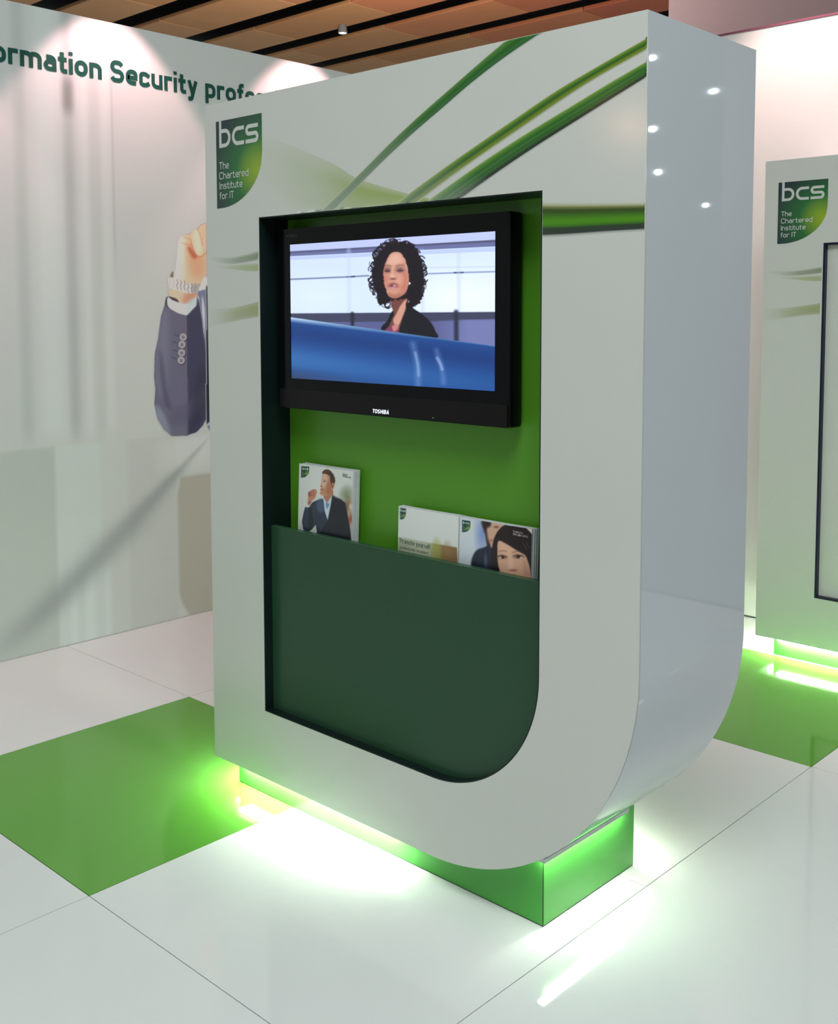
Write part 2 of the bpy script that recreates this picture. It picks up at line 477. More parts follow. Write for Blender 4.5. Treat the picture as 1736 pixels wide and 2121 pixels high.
def mural(y, z):                # sRGB of the blurred office picture behind the man
    y = np.asarray(y, float); z = np.asarray(z, float)
    base = np.zeros(y.shape + (3,)); base[:] = (177, 180, 179)
    def mix(m, c): nonlocal base; base = base * (1 - m[..., None]) + np.array(c, float) * m[..., None]
    up = soft(z, .85, 1.0)
    for a, b, f, c, s in ((.20, .25, .02, (150, 158, 156), .45), (.29, .40, .04, (188, 196, 194), .6), (.425, .47, .02, (143, 150, 150), .55), (.50, .54, .02, (190, 196, 194), .5),
                          (.545, .60, .02, (166, 172, 170), .4), (.60, .645, .015, (188, 193, 190), .5), (.80, 3, .2, (182, 186, 182), .4), (-1, -.1, .3, (165, 173, 172), .6)):
        mix(bandf(y, a, b, f) * s * up, c)
    mix(bandf(y, .425, .47, .02) * bandf(z, 2.32, 2.46, .04) * .7, (105, 108, 108))
    mix(bandf(y, .657, .662, .003) * soft(z, 1.6, 1.8) * .35, (140, 145, 145))
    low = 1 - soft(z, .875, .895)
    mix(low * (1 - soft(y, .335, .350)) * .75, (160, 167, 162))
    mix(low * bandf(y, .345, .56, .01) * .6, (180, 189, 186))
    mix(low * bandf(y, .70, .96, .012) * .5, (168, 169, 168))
    for a, b in ((.40, .43), (.47, .52), (.565, .60)):
        mix((1 - soft(z, .25, .45)) * bandf(y, a, b, .015) * .5, (188, 198, 197))
    cx = .965 + .03 * np.clip((.15 - z) / .15, 0, 1) ** 2 * 2 + .02 * np.clip((z - .60) / .08, 0, 1)
    mix(soft(y, cx - .008, cx + .008) * (1 - soft(z, .675, .69)) * .85, (153, 148, 138))
    # broad blurred diagonal dark stripe printed in the picture
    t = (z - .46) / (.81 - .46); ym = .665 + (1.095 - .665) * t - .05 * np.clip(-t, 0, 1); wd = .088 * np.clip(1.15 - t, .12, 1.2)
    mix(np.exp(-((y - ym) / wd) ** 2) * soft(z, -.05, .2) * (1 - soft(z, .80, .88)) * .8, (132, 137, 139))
    mix(bandf(y, .86, 1.3, .04) * bandf(z, .72, .86, .03) * .3, (196, 196, 198))
    return base


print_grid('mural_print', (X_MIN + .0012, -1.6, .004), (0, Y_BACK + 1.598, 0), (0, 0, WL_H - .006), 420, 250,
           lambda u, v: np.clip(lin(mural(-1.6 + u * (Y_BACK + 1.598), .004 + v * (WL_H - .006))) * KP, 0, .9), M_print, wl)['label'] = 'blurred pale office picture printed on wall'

# printed arm of the man on the mural
arm_h = homography([(.819, 1.916), (1.15, 1.937), (1.128, .823), (.794, .854)], [(0, 0), (548, 0), (548, 2121), (0, 2121)])
A = Canvas(660, 2121, 0.5, (0, 0, 0))
arm_mask = np.zeros((A.h, A.w))


def ap(pts, c, soft=3, smooth=True, alpha=1.0, body=False, jitter=0):
    global arm_mask
    m = A.mask_poly(pts, smooth, soft, jitter)
    if body: arm_mask = np.maximum(arm_mask, m)
    A.fill(m, c, alpha)


hand = [(700, 90), (545, 100), (505, 112), (480, 142), (450, 150), (410, 190), (345, 205), (305, 258), (292, 400), (272, 560), (262, 660), (500, 660), (545, 590), (700, 560)]
ap(hand, (222, 176, 148), 3, body=True)
ap([(290, 200), (350, 200), (370, 400), (350, 640), (250, 660)], (238, 208, 192), 30, alpha=.8)
ap([(400, 260), (470, 300), (540, 420), (520, 600), (420, 560), (390, 400)], (205, 145, 112), 30, alpha=.75)
ap([(400, 300), (440, 350), (480, 400), (440, 420), (390, 340)], (165, 100, 72), 12)
ap([(430, 172), (468, 150), (505, 240), (530, 340), (520, 385), (480, 392), (446, 340), (420, 240)], (228, 185, 158), 3)
ap([(455, 165), (475, 180), (500, 300), (490, 370), (465, 330)], (240, 208, 188), 10, alpha=.8)
for l, wd, c in ([(415, 245), (430, 300), (446, 345), (480, 398), (520, 394), (560, 362)], 7, (172, 108, 80)), ([(478, 150), (500, 190), (515, 250), (522, 300)], 6, (186, 128, 104)), ([(338, 210), (370, 228), (420, 246)], 6, (176, 122, 98)), ([(312, 264), (360, 285), (425, 292)], 6, (176, 116, 90)):
    A.line([tuple(p) for p in catmull(l)], wd, c, 5, .75)
ap([(200, 180), (330, 180), (330, 260), (312, 420), (290, 700), (200, 700)], (236, 222, 214), 26, alpha=.75)
ap([(235, 700), (490, 690), (480, 750), (440, 815), (340, 830), (260, 800), (215, 750)], (216, 180, 156), 3, body=True)
ap([(380, 720), (480, 720), (440, 820), (340, 830)], (176, 128, 104), 20, alpha=.8)
ap([(252, 530), (226, 578), (240, 590), (258, 590)], (118, 92, 88), 4, body=True)
ap([(200, 592), (262, 604), (345, 640), (430, 652), (496, 652), (497, 700), (470, 737), (380, 736), (290, 706), (212, 690)], (205, 200, 196), 3, smooth=False, body=True)
for i, x in enumerate(range(225, 490, 33)):
    y = 640 + (x - 200) * .17 if x < 380 else 690 + (x - 380) * .02
    A.line([(x, y - 44), (x + 8, y - 8), (x - 4, y), (x + 6, y + 42)], 9, (148, 140, 138) if x > 270 else (188, 180, 176), 2)
ap([(425, 660), (496, 655), (490, 720), (430, 735)], (140, 136, 138), 6, alpha=.7)
ap([(520, 640), (548, 585), (700, 560), (700, 900), (545, 760), (500, 720), (490, 690)], (222, 226, 232), 4, body=True)
ap([(545, 700), (700, 690), (700, 1900), (550, 1900), (535, 1150), (515, 950), (495, 790), (480, 730)], (112, 116, 142), 4, body=True)
ap([(520, 760), (545, 900), (540, 1150), (520, 950)], (205, 210, 222), 6, alpha=.8)
ap([(205, 765), (182, 812), (180, 860), (205, 885), (300, 900), (300, 800)], (70, 62, 72), 3, body=True)
ap([(207, 772), (250, 800), (340, 828), (430, 822), (470, 770), (476, 850), (430, 905), (370, 945), (300, 925), (232, 882), (203, 838)], (205, 222, 232), 3, body=True)
ap([(380, 830), (470, 775), (470, 850), (370, 940)], (176, 200, 214), 14, alpha=.8)
sleeve = [(178, 838), (142, 950), (116, 1150), (86, 1290), (80, 1500), (92, 1620), (82, 1750), (108, 1880), (168, 1980), (240, 2042), (390, 2040), (400, 2030), (470, 2008), (530, 1945), (556, 1880), (552, 1300), (522, 1000), (492, 800), (472, 762), (466, 850), (380, 940), (300, 918), (215, 872)]
ap(sleeve, (96, 93, 114), 3, smooth=False, body=True)
ap([(386, 940), (470, 850), (492, 800), (524, 1000), (554, 1300), (558, 1880), (470, 2010), (392, 2040), (388, 1500)], (60, 59, 82), 6, smooth=False)
ap([(150, 940), (210, 900), (215, 1400), (150, 1700), (95, 1500), (100, 1280)], (112, 112, 132), 25, alpha=.8)
ap([(130, 1250), (160, 1350), (190, 1600), (240, 1800), (180, 1750), (140, 1500)], (74, 72, 96), 14, alpha=.8)
ap([(100, 1750), (180, 1860), (230, 2030), (150, 1960), (90, 1850)], (126, 132, 150), 14, alpha=.8)
ap([(240, 1800), (420, 1720), (520, 1560), (540, 1700), (400, 1900), (250, 1960)], (84, 80, 102), 22, alpha=.7)
ap([(440, 1650), (540, 1400), (545, 1850), (480, 1980), (400, 2030)], (44, 44, 66), 25, alpha=.7)
A.line([(384, 940), (388, 1500)], 5, (50, 48, 66), 3)
for x, y in ((347, 1137), (336, 1205), (333, 1280), (328, 1350)):
    A.line([(x - 80, y - 25), (x - 30, y - 8)], 8, (58, 55, 72), 3, alpha=.6)
    A.ell(x + 3, y + 4, 36, 37, (50, 48, 62), .15); A.ell(x, y, 33, 34, (168, 163, 168), .1); A.ell(x, y, 24, 25, (150, 145, 152), .15)
    for dx, dy in ((-6, -6), (6, -3), (-7, 7), (5, 9)): A.ell(x + dx, y + dy, 4.5, 5.5, (70, 66, 78), .3)
ny, nz = 190, 440
zz, yy = np.mgrid[.83:1.925:nz * 1j, .80:1.30:ny * 1j]
cx_, cy_ = arm_h(yy, zz)
mk = Canvas(660, 2121, .5, (0, 0, 0)); mk.a[:] = arm_mask[..., None]
alpha = np.clip(mk.sample(cx_, cy_)[..., :1] * 1.6 - .3, 0, 1) * ((cx_ > 0) & (cy_ > 30) & (cy_ < 2110))[..., None]
colr = np.clip(lin(mural(yy, zz)) * KP * (1 - alpha) + lin(A.sample(cx_, cy_)) * KP * alpha, 0, .9)
Fq = grid_faces(ny, nz); keep = alpha.reshape(-1)[Fq].max(1) > 0.004
V = np.stack([np.full(yy.shape, X_MIN + .0022), yy, zz], -1).reshape(-1, 3)
used, inv = np.unique(Fq[keep], return_inverse=True)
ink_mesh('printed_arm', V[used], inv.reshape(-1, 4), colr.reshape(-1, 3)[used], M_print, wl)['label'] = 'printed raised arm in grey sleeve with steel watch'

# headline
ST = .185
ls, w, starts = layout('for Information Security professionals', ST, .075)
txt = 'for Information Security professionals'
ir, ip = txt.index('rmation'), txt.index('professionals')
sc = (1.161 - .183) / (starts[ip] - starts[ir]); HC = .094
mb = MB()
for l_ in ls:
    ribbon(mb, [(x * sc, y * HC) for x, y in l_], ST * .5 * (sc + HC) * .5,
           lambda x, y: (X_MIN + .0034, .183 + x - starts[ir] * sc, 2.481 + y), 'x')
mb.build('headline_lettering', M_head, wl)['label'] = 'dark green bold headline lettering along top of wall'

# ------------------------------------------------------------------ setting: hall ceiling and pylon beyond the stand
ce = empty('ceiling', (-6.6, 7.4, 5.0), 'brown timber slat ceiling of the hall above the walls', kind='structure')
Z_C = 5.0
MB().box((-8, -6, .22), (8, 4.4, .27)).build('ceiling_void', mat('dark_void', (0.010, 0.008, 0.008, 1), 0.8), ce)
tans = [(158, 118, 82), (150, 104, 66), (150, 88, 58), (134, 70, 48)]
k = 0
for r_ in range(-5, 4):
    y0 = 7.70 + r_ * 1.065 + .20
    for c_ in range(6):
        x0 = -10.6 + c_ * 1.75 + (r_ % 2) * .5
        t = np.clip((x0 + 10.0) / 1.9 + .05 * r_, 0, 2.99); i = int(t); f = t - i  # boards redden along x: the hall's differing light put into their colour
        c = np.array(tans[i]) * (1 - f) + np.array(tans[i + 1]) * f
        m = mat('timber_board', rgba(*c, 1.9), .6, .2, .10, 3)
        MB().box((x0 + 6.6, y0 - 7.4, 0), (x0 + 6.6 + 1.742, y0 - 7.4 + .70, .05), .012).build('timber_slat', m, ce)
lamp = empty('ceiling_spotlight', (-7.38, 7.44, 4.90), 'small glowing white spotlight hanging from the brown slat ceiling', 'lamp')
cyl = MB()


def lathe(mb, prof, n=20, c=(0, 0)):
    vs = [(c[0] + r * math.cos(2 * math.pi * i / n), c[1] + r * math.sin(2 * math.pi * i / n), z) for r, z in prof for i in range(n)]
    fs = [(j * n + i, j * n + (i + 1) % n, (j + 1) * n + (i + 1) % n, (j + 1) * n + i) for j in range(len(prof) - 1) for i in range(n)]
    mb.add(vs, fs); return mb


lathe(cyl, [(.001, .10), (.045, .10), (.05, .08), (.06, .0), (.052, .0), (.05, .02)]).build('lamp_housing', mat('grey_lamp_metal', (.3, .3, .3, 1), .4), lamp, 40)
lathe(MB(), [(.001, -.004), (.03, -.002), (.05, .012)]).build('lamp_lens', emit_mat('lamp_lens_glow', (1, .9, .95, 1), 3.0), lamp, 60)
MB().box((-.008, -.008, .10), (.008, .008, .32)).build('lamp_stem', M_gap, lamp)
gp = MB().box((-1.96, 6.0, 0), (4.5, 6.12, 5.6)).build('wall_hall', mat('mauve_grey_partition', rgba(150, 136, 138, 1.9), .6, .2))
tag(gp, 'mauve grey hall partition rising behind the back wall', kind='structure')

# ------------------------------------------------------------------ kiosks
W, H, H0, D, RAD = 1.519, 2.081, 0.082, 0.481, 0.607
X1, X2, ZT, ZB, RI = 0.252, 1.256, 1.7365, 0.289, 0.336
PLX0, PLX1, PLY0, PLY1 = 0.062, 1.238, 0.047, 0.446


def outline(inset=0.0, n=48):
    i = inset
    pts = [(i, H - i), (i, H0 + i)]
    cx, cz, r = W - RAD, H0 + RAD, RAD - i
    for k in range(n + 1):
        a = math.pi / 2 * k / n
        pts.append((cx + r * math.sin(a), cz - r * math.cos(a)))
    pts.append((W - i, H - i))
    return pts


def inner_outline(inset=0.0, top=ZT, n=40):
    i = inset
    pts = [(X1 + i, top - i), (X1 + i, ZB + i)]
    cx, cz, r = X2 - RI, ZB + RI, RI - i
    for k in range(n + 1):
        a = math.pi / 2 * k / n
        pts.append((cx + r * math.sin(a), cz - r * math.cos(a)))
    pts.append((X2 - i, top - i))
    return pts


# --- printed swooshes on the front panel (x, z on the panel)
def stripe(name, up, lo, prof, parent, y, alphas=None, n=60, cols=14):
    """band between two edge lines; prof: list of (t, sRGB, alpha) from upper to lower edge"""
    up = catmull(up, k=10); lo = catmull(lo, k=10)
    def res(P):
        s = np.r_[0, np.cumsum(np.hypot(*np.diff(P, axis=0).T))]; t = np.linspace(0, s[-1], n)
        return np.stack([np.interp(t, s, P[:, 0]), np.interp(t, s, P[:, 1])], -1)
    up, lo = res(up), res(lo)
    ts = np.linspace(0, 1, cols); pt = [p[0] for p in prof]
    colr = np.stack([np.interp(ts, pt, [lin(p[1])[c] for p in prof]) for c in range(3)], -1) * (1 / .74)
    al = np.interp(ts, pt, [p[2] for p in prof])
    le = np.ones(n) if alphas is None else np.interp(np.linspace(0, 1, n), [a[0] for a in alphas], [a[1] for a in alphas])
    P = up[:, None] * (1 - ts[None, :, None]) + lo[:, None] * ts[None, :, None]
    a = (le[:, None] * al[None])[..., None]
    C = np.array(PANEL[:3]) * (1 - a) + np.clip(colr[None], 0, .9) * a
    x, z = P[..., 0].copy(), P[..., 1].copy()
    hole = (x > X1 + .02) & (x < X2) & (z < ZT) & (z > ZT - .22)
    z = np.where(hole, ZT + .0005, z)
    x = np.clip(x, .001, W - .001); z = np.clip(z, .1, H - .001)
    V = np.stack([x, np.full(x.shape, y), z], -1).reshape(-1, 3)
    return ink_mesh(name, V, grid_faces(cols, n)[:, ::-1], C.reshape(-1, 3), M_ink, parent)


# image-plane reading of the print, turned into panel coordinates once, by the picture's own geometry
def front(px, py):
    d = Vector(AX_F) + Vector(AX_R) * ((px - PP_X) / F_PX) - Vector(AX_U) * ((py - PP_Y) / F_PX)
    t = -CAM[1] / d.y
    return (CAM[0] + d.x * t, CAM[2] + d.z * t)


def c2(x, y): return front(540 + x * .3456, y * .3456)
def c3(x, y): return front(1100 + x * .3664, y * .3664)
def c7(x, y): return front(420 + x * .1321, 440 + y * .1321)


YG, GD, GM, DK = (128, 142, 48), (44, 98, 38), (68, 128, 44), (40, 58, 44)


def graphics(parent, full=True):
    y = -.00014
    faint = [(0, 0), (.25, .25), (.6, .8), (1, 1)]
    stripe('printed_stripe', [c7(100, 690), c7(350, 700), c7(520, 690), c7(700, 650), c7(872, 600)], [c7(100, 740), c7(350, 805), c7(520, 805), c7(700, 780), c7(872, 745)], [(0, (140, 150, 125), .3), (.3, (122, 136, 104), .9), (.8, (118, 130, 108), .9), (1, (140, 148, 130), .5)], parent, y, faint)
    stripe('printed_stripe', [c7(200, 830), c7(480, 828), c7(700, 812), c7(872, 798)], [c7(200, 840), c7(480, 890), c7(700, 915), c7(872, 920)], [(0, (160, 168, 130), .7), (.5, (148, 160, 108), .9), (1, (150, 165, 120), .8)], parent, y * 1.6, faint)
    stripe('printed_stripe', [c7(60, 1500), c7(350, 1510), c7(600, 1468), c7(872, 1400)], [c7(60, 1800), c7(350, 1740), c7(600, 1685), c7(872, 1640)], [(0, (146, 156, 112), .7), (.3, (142, 150, 98), .9), (.8, (142, 145, 105), .9), (1, (150, 155, 125), .6)], parent, y, faint)
    if not full: return
    # wide pale band sweeping to the recess
    stripe('printed_stripe', [c2(-200, 760), c2(120, 850), c2(420, 975), c2(560, 1060), c2(700, 1110), c2(880, 1160), c2(1010, 1188)], [c2(-200, 1000), c2(60, 1200), c2(250, 1330), c2(420, 1330), c2(600, 1310), c2(850, 1280), c2(1010, 1260)],
           [(0, (152, 165, 112), .7), (.25, (140, 158, 88), 1), (.7, (150, 165, 112), .8), (1, (160, 170, 135), 0)], parent, y, [(0, 0), (.25, .12), (.5, .45), (.7, .95), (1, 1)])
    cb = lambda *pts: [front(414 + .549 * x, .549 * y) for x, y in pts]
    stripe('printed_stripe', cb((1720, 124), (1690, 141), (1500, 250), (1340, 345), (1200, 440), (1060, 536), (920, 634), (800, 722), (735, 772)), cb((1720, 168), (1690, 186), (1500, 293), (1360, 383), (1220, 479), (1080, 575), (960, 660), (850, 742), (800, 780)),
           [(0, YG, 0), (.08, (120, 140, 44), 1), (.3, (62, 112, 36), 1), (.52, (40, 82, 34), 1), (.66, (96, 122, 30), 1), (.9, (112, 128, 46), 1), (1, (150, 158, 110), 0)], parent, y * 2.4, [(0, 1), (.7, 1), (.93, .8), (1, .7)])
    stripe('printed_stripe', cb((1720, 210), (1690, 228), (1540, 315), (1400, 400), (1250, 491), (1100, 587), (980, 670), (860, 756)), cb((1720, 270), (1690, 290), (1540, 384), (1400, 472), (1280, 548), (1160, 628), (1060, 698), (980, 756)),
           [(0, YG, 0), (.06, (112, 140, 46), 1), (.2, (62, 122, 42), 1), (.38, (36, 84, 32), 1), (.48, (58, 116, 46), 1), (.6, (30, 78, 34), 1), (.7, (52, 102, 42), 1), (.8, (34, 50, 32), 1), (.97, (40, 52, 42), 1), (1, (150, 155, 110), 0)], parent, y * 2.4, [(0, 1), (.8, 1), (1, .75)])
    stripe('printed_stripe', cb((1240, 72), (1180, 128), (1050, 240), (930, 346), (830, 434), (720, 537), (610, 648), (530, 727), (440, 815)), cb((1400, 60), (1310, 112), (1160, 211), (1030, 310), (920, 405), (800, 508), (690, 610), (600, 700), (490, 808)),
           [(0, YG, 0), (.08, (84, 120, 52), 1), (.3, (52, 108, 44), 1), (.5, (38, 84, 36), 1), (.7, (50, 104, 44), 1), (.95, (46, 84, 54), 1), (1, (110, 118, 112), 0)], parent, y * 2.4, [(0, 1), (.5, 1), (.8, .72), (1, .5)])
    yr = [(1124, 418), (1180, 419), (1260, 419), (1350, 418)]
    stripe('printed_stripe', [front(*p) for p in yr], [front(1124, 491), front(1180, 488), front(1260, 482), front(1350, 476.5)],
           [(0, (178, 180, 130), 0), (.12, (140, 142, 70), .9), (.18, (56, 78, 30), 1), (.28, (54, 70, 32), 1), (.4, (58, 106, 28), 1), (.58, (78, 138, 24), 1), (.70, (58, 110, 28), 1), (.74, (46, 62, 42), 1), (.95, (50, 58, 54), 1), (1, (120, 128, 112), 0)], parent, y * 2.4)


def emblem(parent, ox, oy, oz, wd, ht):
    """shield emblem, top left corner at ox, oz on the panel"""
    nu, nv = 44, 64
    u = np.linspace(0, 1, nu); uu = np.repeat(u[None], nv, 0)
    vmax = np.where(u < .08, 1.0, .42 + .58 * np.sqrt(np.clip(1 - ((u - .08) / .92) ** 2, 0, 1)))
    vv = np.linspace(0, 1, nv)[:, None] * vmax[None]
    d = np.hypot((uu - .90) / .46, (vv - .62) / .36)
    e = np.hypot((uu - 1.0) / 1.15, (vv - .62) / .80)
    g = np.clip(1 - d, 0, 1)[..., None]; k = np.clip(1 - e, 0, 1)[..., None] ** 1.1
    C = lin((30, 44, 50)) * (1 - k) + lin((40, 132, 48)) * k
    C = C * (1 - g) + lin((140, 160, 40)) * g
    C = np.clip(C * 1.35, 0, .9)
    V = np.stack([ox + uu * wd, np.full(uu.shape, oy), oz - vv * ht], -1)
    em = ink_mesh('emblem', V.reshape(-1, 3), grid_faces(nu, nv)[:, ::-1], C.reshape(-1, 3), M_ink, parent)
    em['label'] = 'green shield emblem with white lettering'
    mb = MB()
    hw = .026
    pl = lambda x, y: (ox + x * wd, oy - .0006, oz - y * ht * .8465 * 1.0)
    # letters in units of the shield's width (x) on both axes
    def put(pts, w_=hw): ribbon(mb, pts, w_, lambda x, y: (ox + x * wd, oy - .0006, oz - y * wd))
    s = ht / wd
    t0, t1 = .098 * s + hw, .308 * s - hw
    put([(.102, -.004), (.102, .309 * s)])
    put(rounded([(.102, t0), (.305, t0, .11), (.305, t1, .11), (.102, t1)]))
    put(rounded([(.625, t0), (.388, t0, .10), (.388, t1, .10), (.625, t1)]))
    tm = (t0 + t1) / 2
    put(rounded([(.925, t0), (.682, t0, .062), (.682, tm, .062), (.908, tm, .062), (.908, t1, .062), (.658, t1)]))
    mb.build('emblem_lettering', M_letter, em)
    mb = MB()
    st = .115
    for word, x0, x1, v in (('The', .07, .285, .553), ('Chartered', .068, .71, .668), ('Institute', .07, .575, .783), ('for IT', .068, .385, .898)):
        l2, w2, _ = layout(word, st, .10); kx = (x1 - x0) / w2; ky = .081 * s
        for l_ in l2: ribbon(mb, [(x0 + x * kx, v * s - y * ky) for x, y in l_], st * .5 * (kx + ky) / 2 * 1.05, lambda x, y: (ox + x * wd, oy - .0006, oz - y * wd))
    mb.build('emblem_motto', M_letter, em)


def light_bar(parent, a, b, z, axis):
    """slim lamp: white housing over a glowing diffuser; a..b box in plan, z underside"""
    bar = MB().box((a[0], a[1], z + .0058), (b[0], b[1], z + .0098)).build('light_bar', M_housing, parent)
    e = .003
    MB().box((a[0] + e, a[1] + e, z), (b[0] - e, b[1] - e, z + .0056)).build('diffuser', M_tube, bar)
    return bar


def kiosk(loc, label, full):
    k = empty('information_kiosk', loc, label, 'kiosk')
    MB().prism(outline(), [inner_outline(-.0002)], 0.0, .0040).build('front_panel', M_panel, k)['label'] = 'white front panel'
    MB().prism(outline(), [outline(.014)], .0064, D).build('side_shell', M_side, k, 30)['label'] = 'glossy white wrapped side'
    MB().prism(outline(.005), [outline(.013)], .0041, .0062).build('joint_core', M_gap, k)
    MB().prism(outline(.015), [], D - .016, D - .002).build('back_board', M_side, k)
    zu = lambda x: H0 + RAD - math.sqrt(RAD * RAD - max(0, x - (W - RAD)) ** 2)
    base = [(PLX0, .003), (PLX1, .003)] + [(x, min(zu(x) - .0012, .1765)) for x in np.linspace(PLX1, W - RAD, 9)] + [(PLX0, H0 - .0008)]
    MB().prism(base, [], PLY0, PLY1).build('plinth', M_plinth, k)['label'] = 'green plinth'
    MB().box((PLX0 + .001, PLY0 + .001, .0002), (PLX1 - .001, PLY1 - .001, .0028)).build('plinth_foot', M_gap, k)
    MB().box((PLX1 - .0016, PLY0 - .0003, .003), (PLX1 + .0003, PLY0 + .0016, .165)).build('plinth_corner_joint', M_gap, k)
    light_bar(k, (.085, .020), (.77, .045), H0 - .0102, 'x')
    light_bar(k, (.024, .06), (.058, PLY1 - .02), H0 - .0102, 'y')
    light_bar(k, (.40, PLY1 + .004), (1.21, PLY1 + .027), H0 - .0102, 'x')
    b0, b1 = PLX1 + .0012, PLX1 + .022
    bar = MB().box((b0, .022, .1822), (b1, .386, .1846)).box((b1 - .0015, .022, .1745), (b1, .386, .1822))
    bar = bar.box((b0, .022, .1745), (b1 - .0016, .024, .1820)).box((b0, .384, .1745), (b1 - .0016, .386, .1820)).build('light_bar', M_housing, k)
    MB().box((b0 + .0005, .025, .1760), (b1 - .002, .383, .1815)).build('diffuser', M_tube_side, bar)
    emblem(k, .056 if full else .058, -.0005, 2.028 if full else 1.99, .215 if full else .207, .254 if full else .25)
    graphics(k, full)
    return k


k1 = kiosk((0, 0, 0), 'tall white kiosk with television niche, brochure pocket and green printed stripes', True)
MB().prism(inner_outline(0.0), [inner_outline(.003)], .0003, .105).build('niche_lining', M_jamb, k1, 30)['label'] = 'black green niche lining'
MB().prism(inner_outline(-.004), [], .1055, .118).build('niche_back', M_lime, k1)['label'] = 'bright green niche back'
POCK = .841
MB().prism(inner_outline(.0015, POCK + .0015), [], .030, .0475).build('pocket_front', M_dark, k1)['label'] = 'dark green pocket front'
MB().box((X1 + .006, .0294, POCK - .0013), (X2 - .004, .0299, POCK + .0002)).build('pocket_edge', mat('pale_green_edge', (0.06, 0.13, 0.07, 1), 0.5), k1)['label'] = 'paler green pocket edge'  # thin paler green strip along the pocket's top front edge
MB().box((X1 + .003, .0480, .645), (X2 - .003, .1045, .66)).build('pocket_shelf', M_dark, k1)
MB().box((X1 + .003, .0480, .6602), (.66, .1045, .728)).build('pocket_riser', M_dark, k1)

k2 = kiosk((.657, 2.34, 0), 'white kiosk against the back wall, partly out of frame at right', False)
MB().prism(inner_outline(0.0), [inner_outline(.008)], .0003, .05).build('niche_lining', M_navy, k2, 30)['label'] = 'thin dark navy niche edge'
MB().prism(inner_outline(.0085), [], .022, .045).build('display_board', M_panel, k2)['label'] = 'pale inset board'

# ------------------------------------------------------------------ television
TY = .045
tv = empty('television', (.70, .095, 1.19), 'black flat screen television showing a curly haired woman, mounted in the niche', 'television')
tx0, tx1, tz0, tz1 = .279 - .70, 1.131 - .70, 0.0, .513
sx0, sx1, sz0, sz1 = .331 - .70, 1.085 - .70, .0865, .4680
yf = TY - .095
MB().box((tx0, yf + .006, tz0), (tx1, 0, tz1), .008).build('casing', M_tvblack, tv, 40)
rr = lambda a, b, c, d, r: rounded([(a, c, r), (b, c, r), (b, d, r), (a, d, r)], True)[:-1]
MB().prism(rr(tx0 + .001, tx1 - .001, tz0 + .001, tz1 - .001, .010), [rr(sx0, sx1, sz0, sz1, .001)], yf, yf + .0058).build('bezel', M_tvblack, tv)
MB().prism(rr(tx0 + .006, tx1 - .006, tz0 + .003, tz0 + .057, .004), [], yf - .0025, yf - .0003).build('speaker_bar', M_tvmatt, tv)
MB().box((-.10, .0003, .10), (.10, .0098, .40)).build('wall_bracket', M_gap, tv)

S = Canvas(1736, 1350, 0.42, (205, 222, 255))


def lerp_y(xa, ya, xb, yb): return ya + (yb - ya) * (S.X - xa) / (xb - xa)


def under(y0, y1): return np.clip((S.Y - y0) / 6, 0, 1) * np.clip((y1 - S.Y) / 6, 0, 1)


S.fill(np.clip((S.X) / 1736, 0, 1) * .6, (222, 238, 255))
S.ell(1400, 560, 420, 180, (240, 248, 255), .8, .8)
S.ell(250, 560, 300, 140, (222, 236, 255), .8, .7)
S.fill(under(lerp_y(35, 0, 1682, -60), lerp_y(35, 205, 1682, 78)), (186, 196, 255), .9)
S.fill(under(lerp_y(35, 200, 1682, 76), lerp_y(35, 246, 1682, 136)), (104, 110, 158))
S.fill(under(lerp_y(35, 205, 1682, 76), lerp_y(35, 222, 1682, 100)), (78, 80, 108), .8)
S.fill(under(lerp_y(35, 246, 1682, 136), lerp_y(35, 275, 1682, 176)), (176, 192, 250), .7)
S.line([(35, 425), (480, 399), (650, 386)], 9, (92, 100, 140), 4); S.line([(480, 399), (540, 395)], 10, (50, 56, 84), 3)
S.line([(1090, 366), (1380, 350), (1680, 338)], 9, (120, 130, 178), 4); S.line([(1340, 352), (1410, 349)], 11, (60, 66, 100), 3)
S.line([(1110, 315), (1680, 298)], 5, (186, 200, 240), 4)
for x in (495, 1080, 1375): S.line([(x, 180), (x, 690)], 26, (190, 206, 246), 12, .5)
S.fill(under(lerp_y(35, 692, 1670, 662), lerp_y(35, 2000, 1670, 2000)), (62, 66, 92))
S.fill(under(lerp_y(35, 760, 1670, 735), lerp_y(35, 2000, 1670, 2000)), (92, 98, 150), .85)
S.fill(np.clip((S.X - 1150) / 300, 0, 1) * under(lerp_y(35, 760, 1670, 720), lerp_y(35, 2000, 1670, 2000)), (120, 128, 182), .8)
S.line([(1352, 670), (1352, 900)], 36, (44, 48, 72), 10); S.line([(520, 690), (520, 800)], 26, (34, 36, 56), 8)
S.fill(under(lerp_y(35, 690, 1670, 660), lerp_y(35, 700, 1670, 668)), (70, 72, 80), .6)
# shoulder and neck
S.poly([(845, 660), (800, 740), (756, 825), (1000, 900), (1195, 880), (1180, 820), (1150, 760), (1090, 700), (1010, 645), (950, 600)], (20, 20, 30), 3)
S.poly([(840, 560), (965, 555), (950, 640), (925, 720), (900, 830), (800, 830), (830, 740), (850, 690), (830, 620)], (112, 66, 60), 3)
S.poly([(948, 572), (955, 610), (915, 720), (880, 790), (852, 770), (845, 735), (868, 690), (905, 620)], (206, 150, 136), 4)
S.poly([(800, 800), (850, 780), (900, 800), (895, 840), (780, 830)], (132, 54, 92), 4)
S.poly([(835, 790), (870, 770), (885, 800), (850, 830)], (190, 130, 122), 4)
S.poly([(950, 600), (1000, 640), (960, 840), (890, 845), (915, 740), (945, 660)], (18, 20, 28), 3)
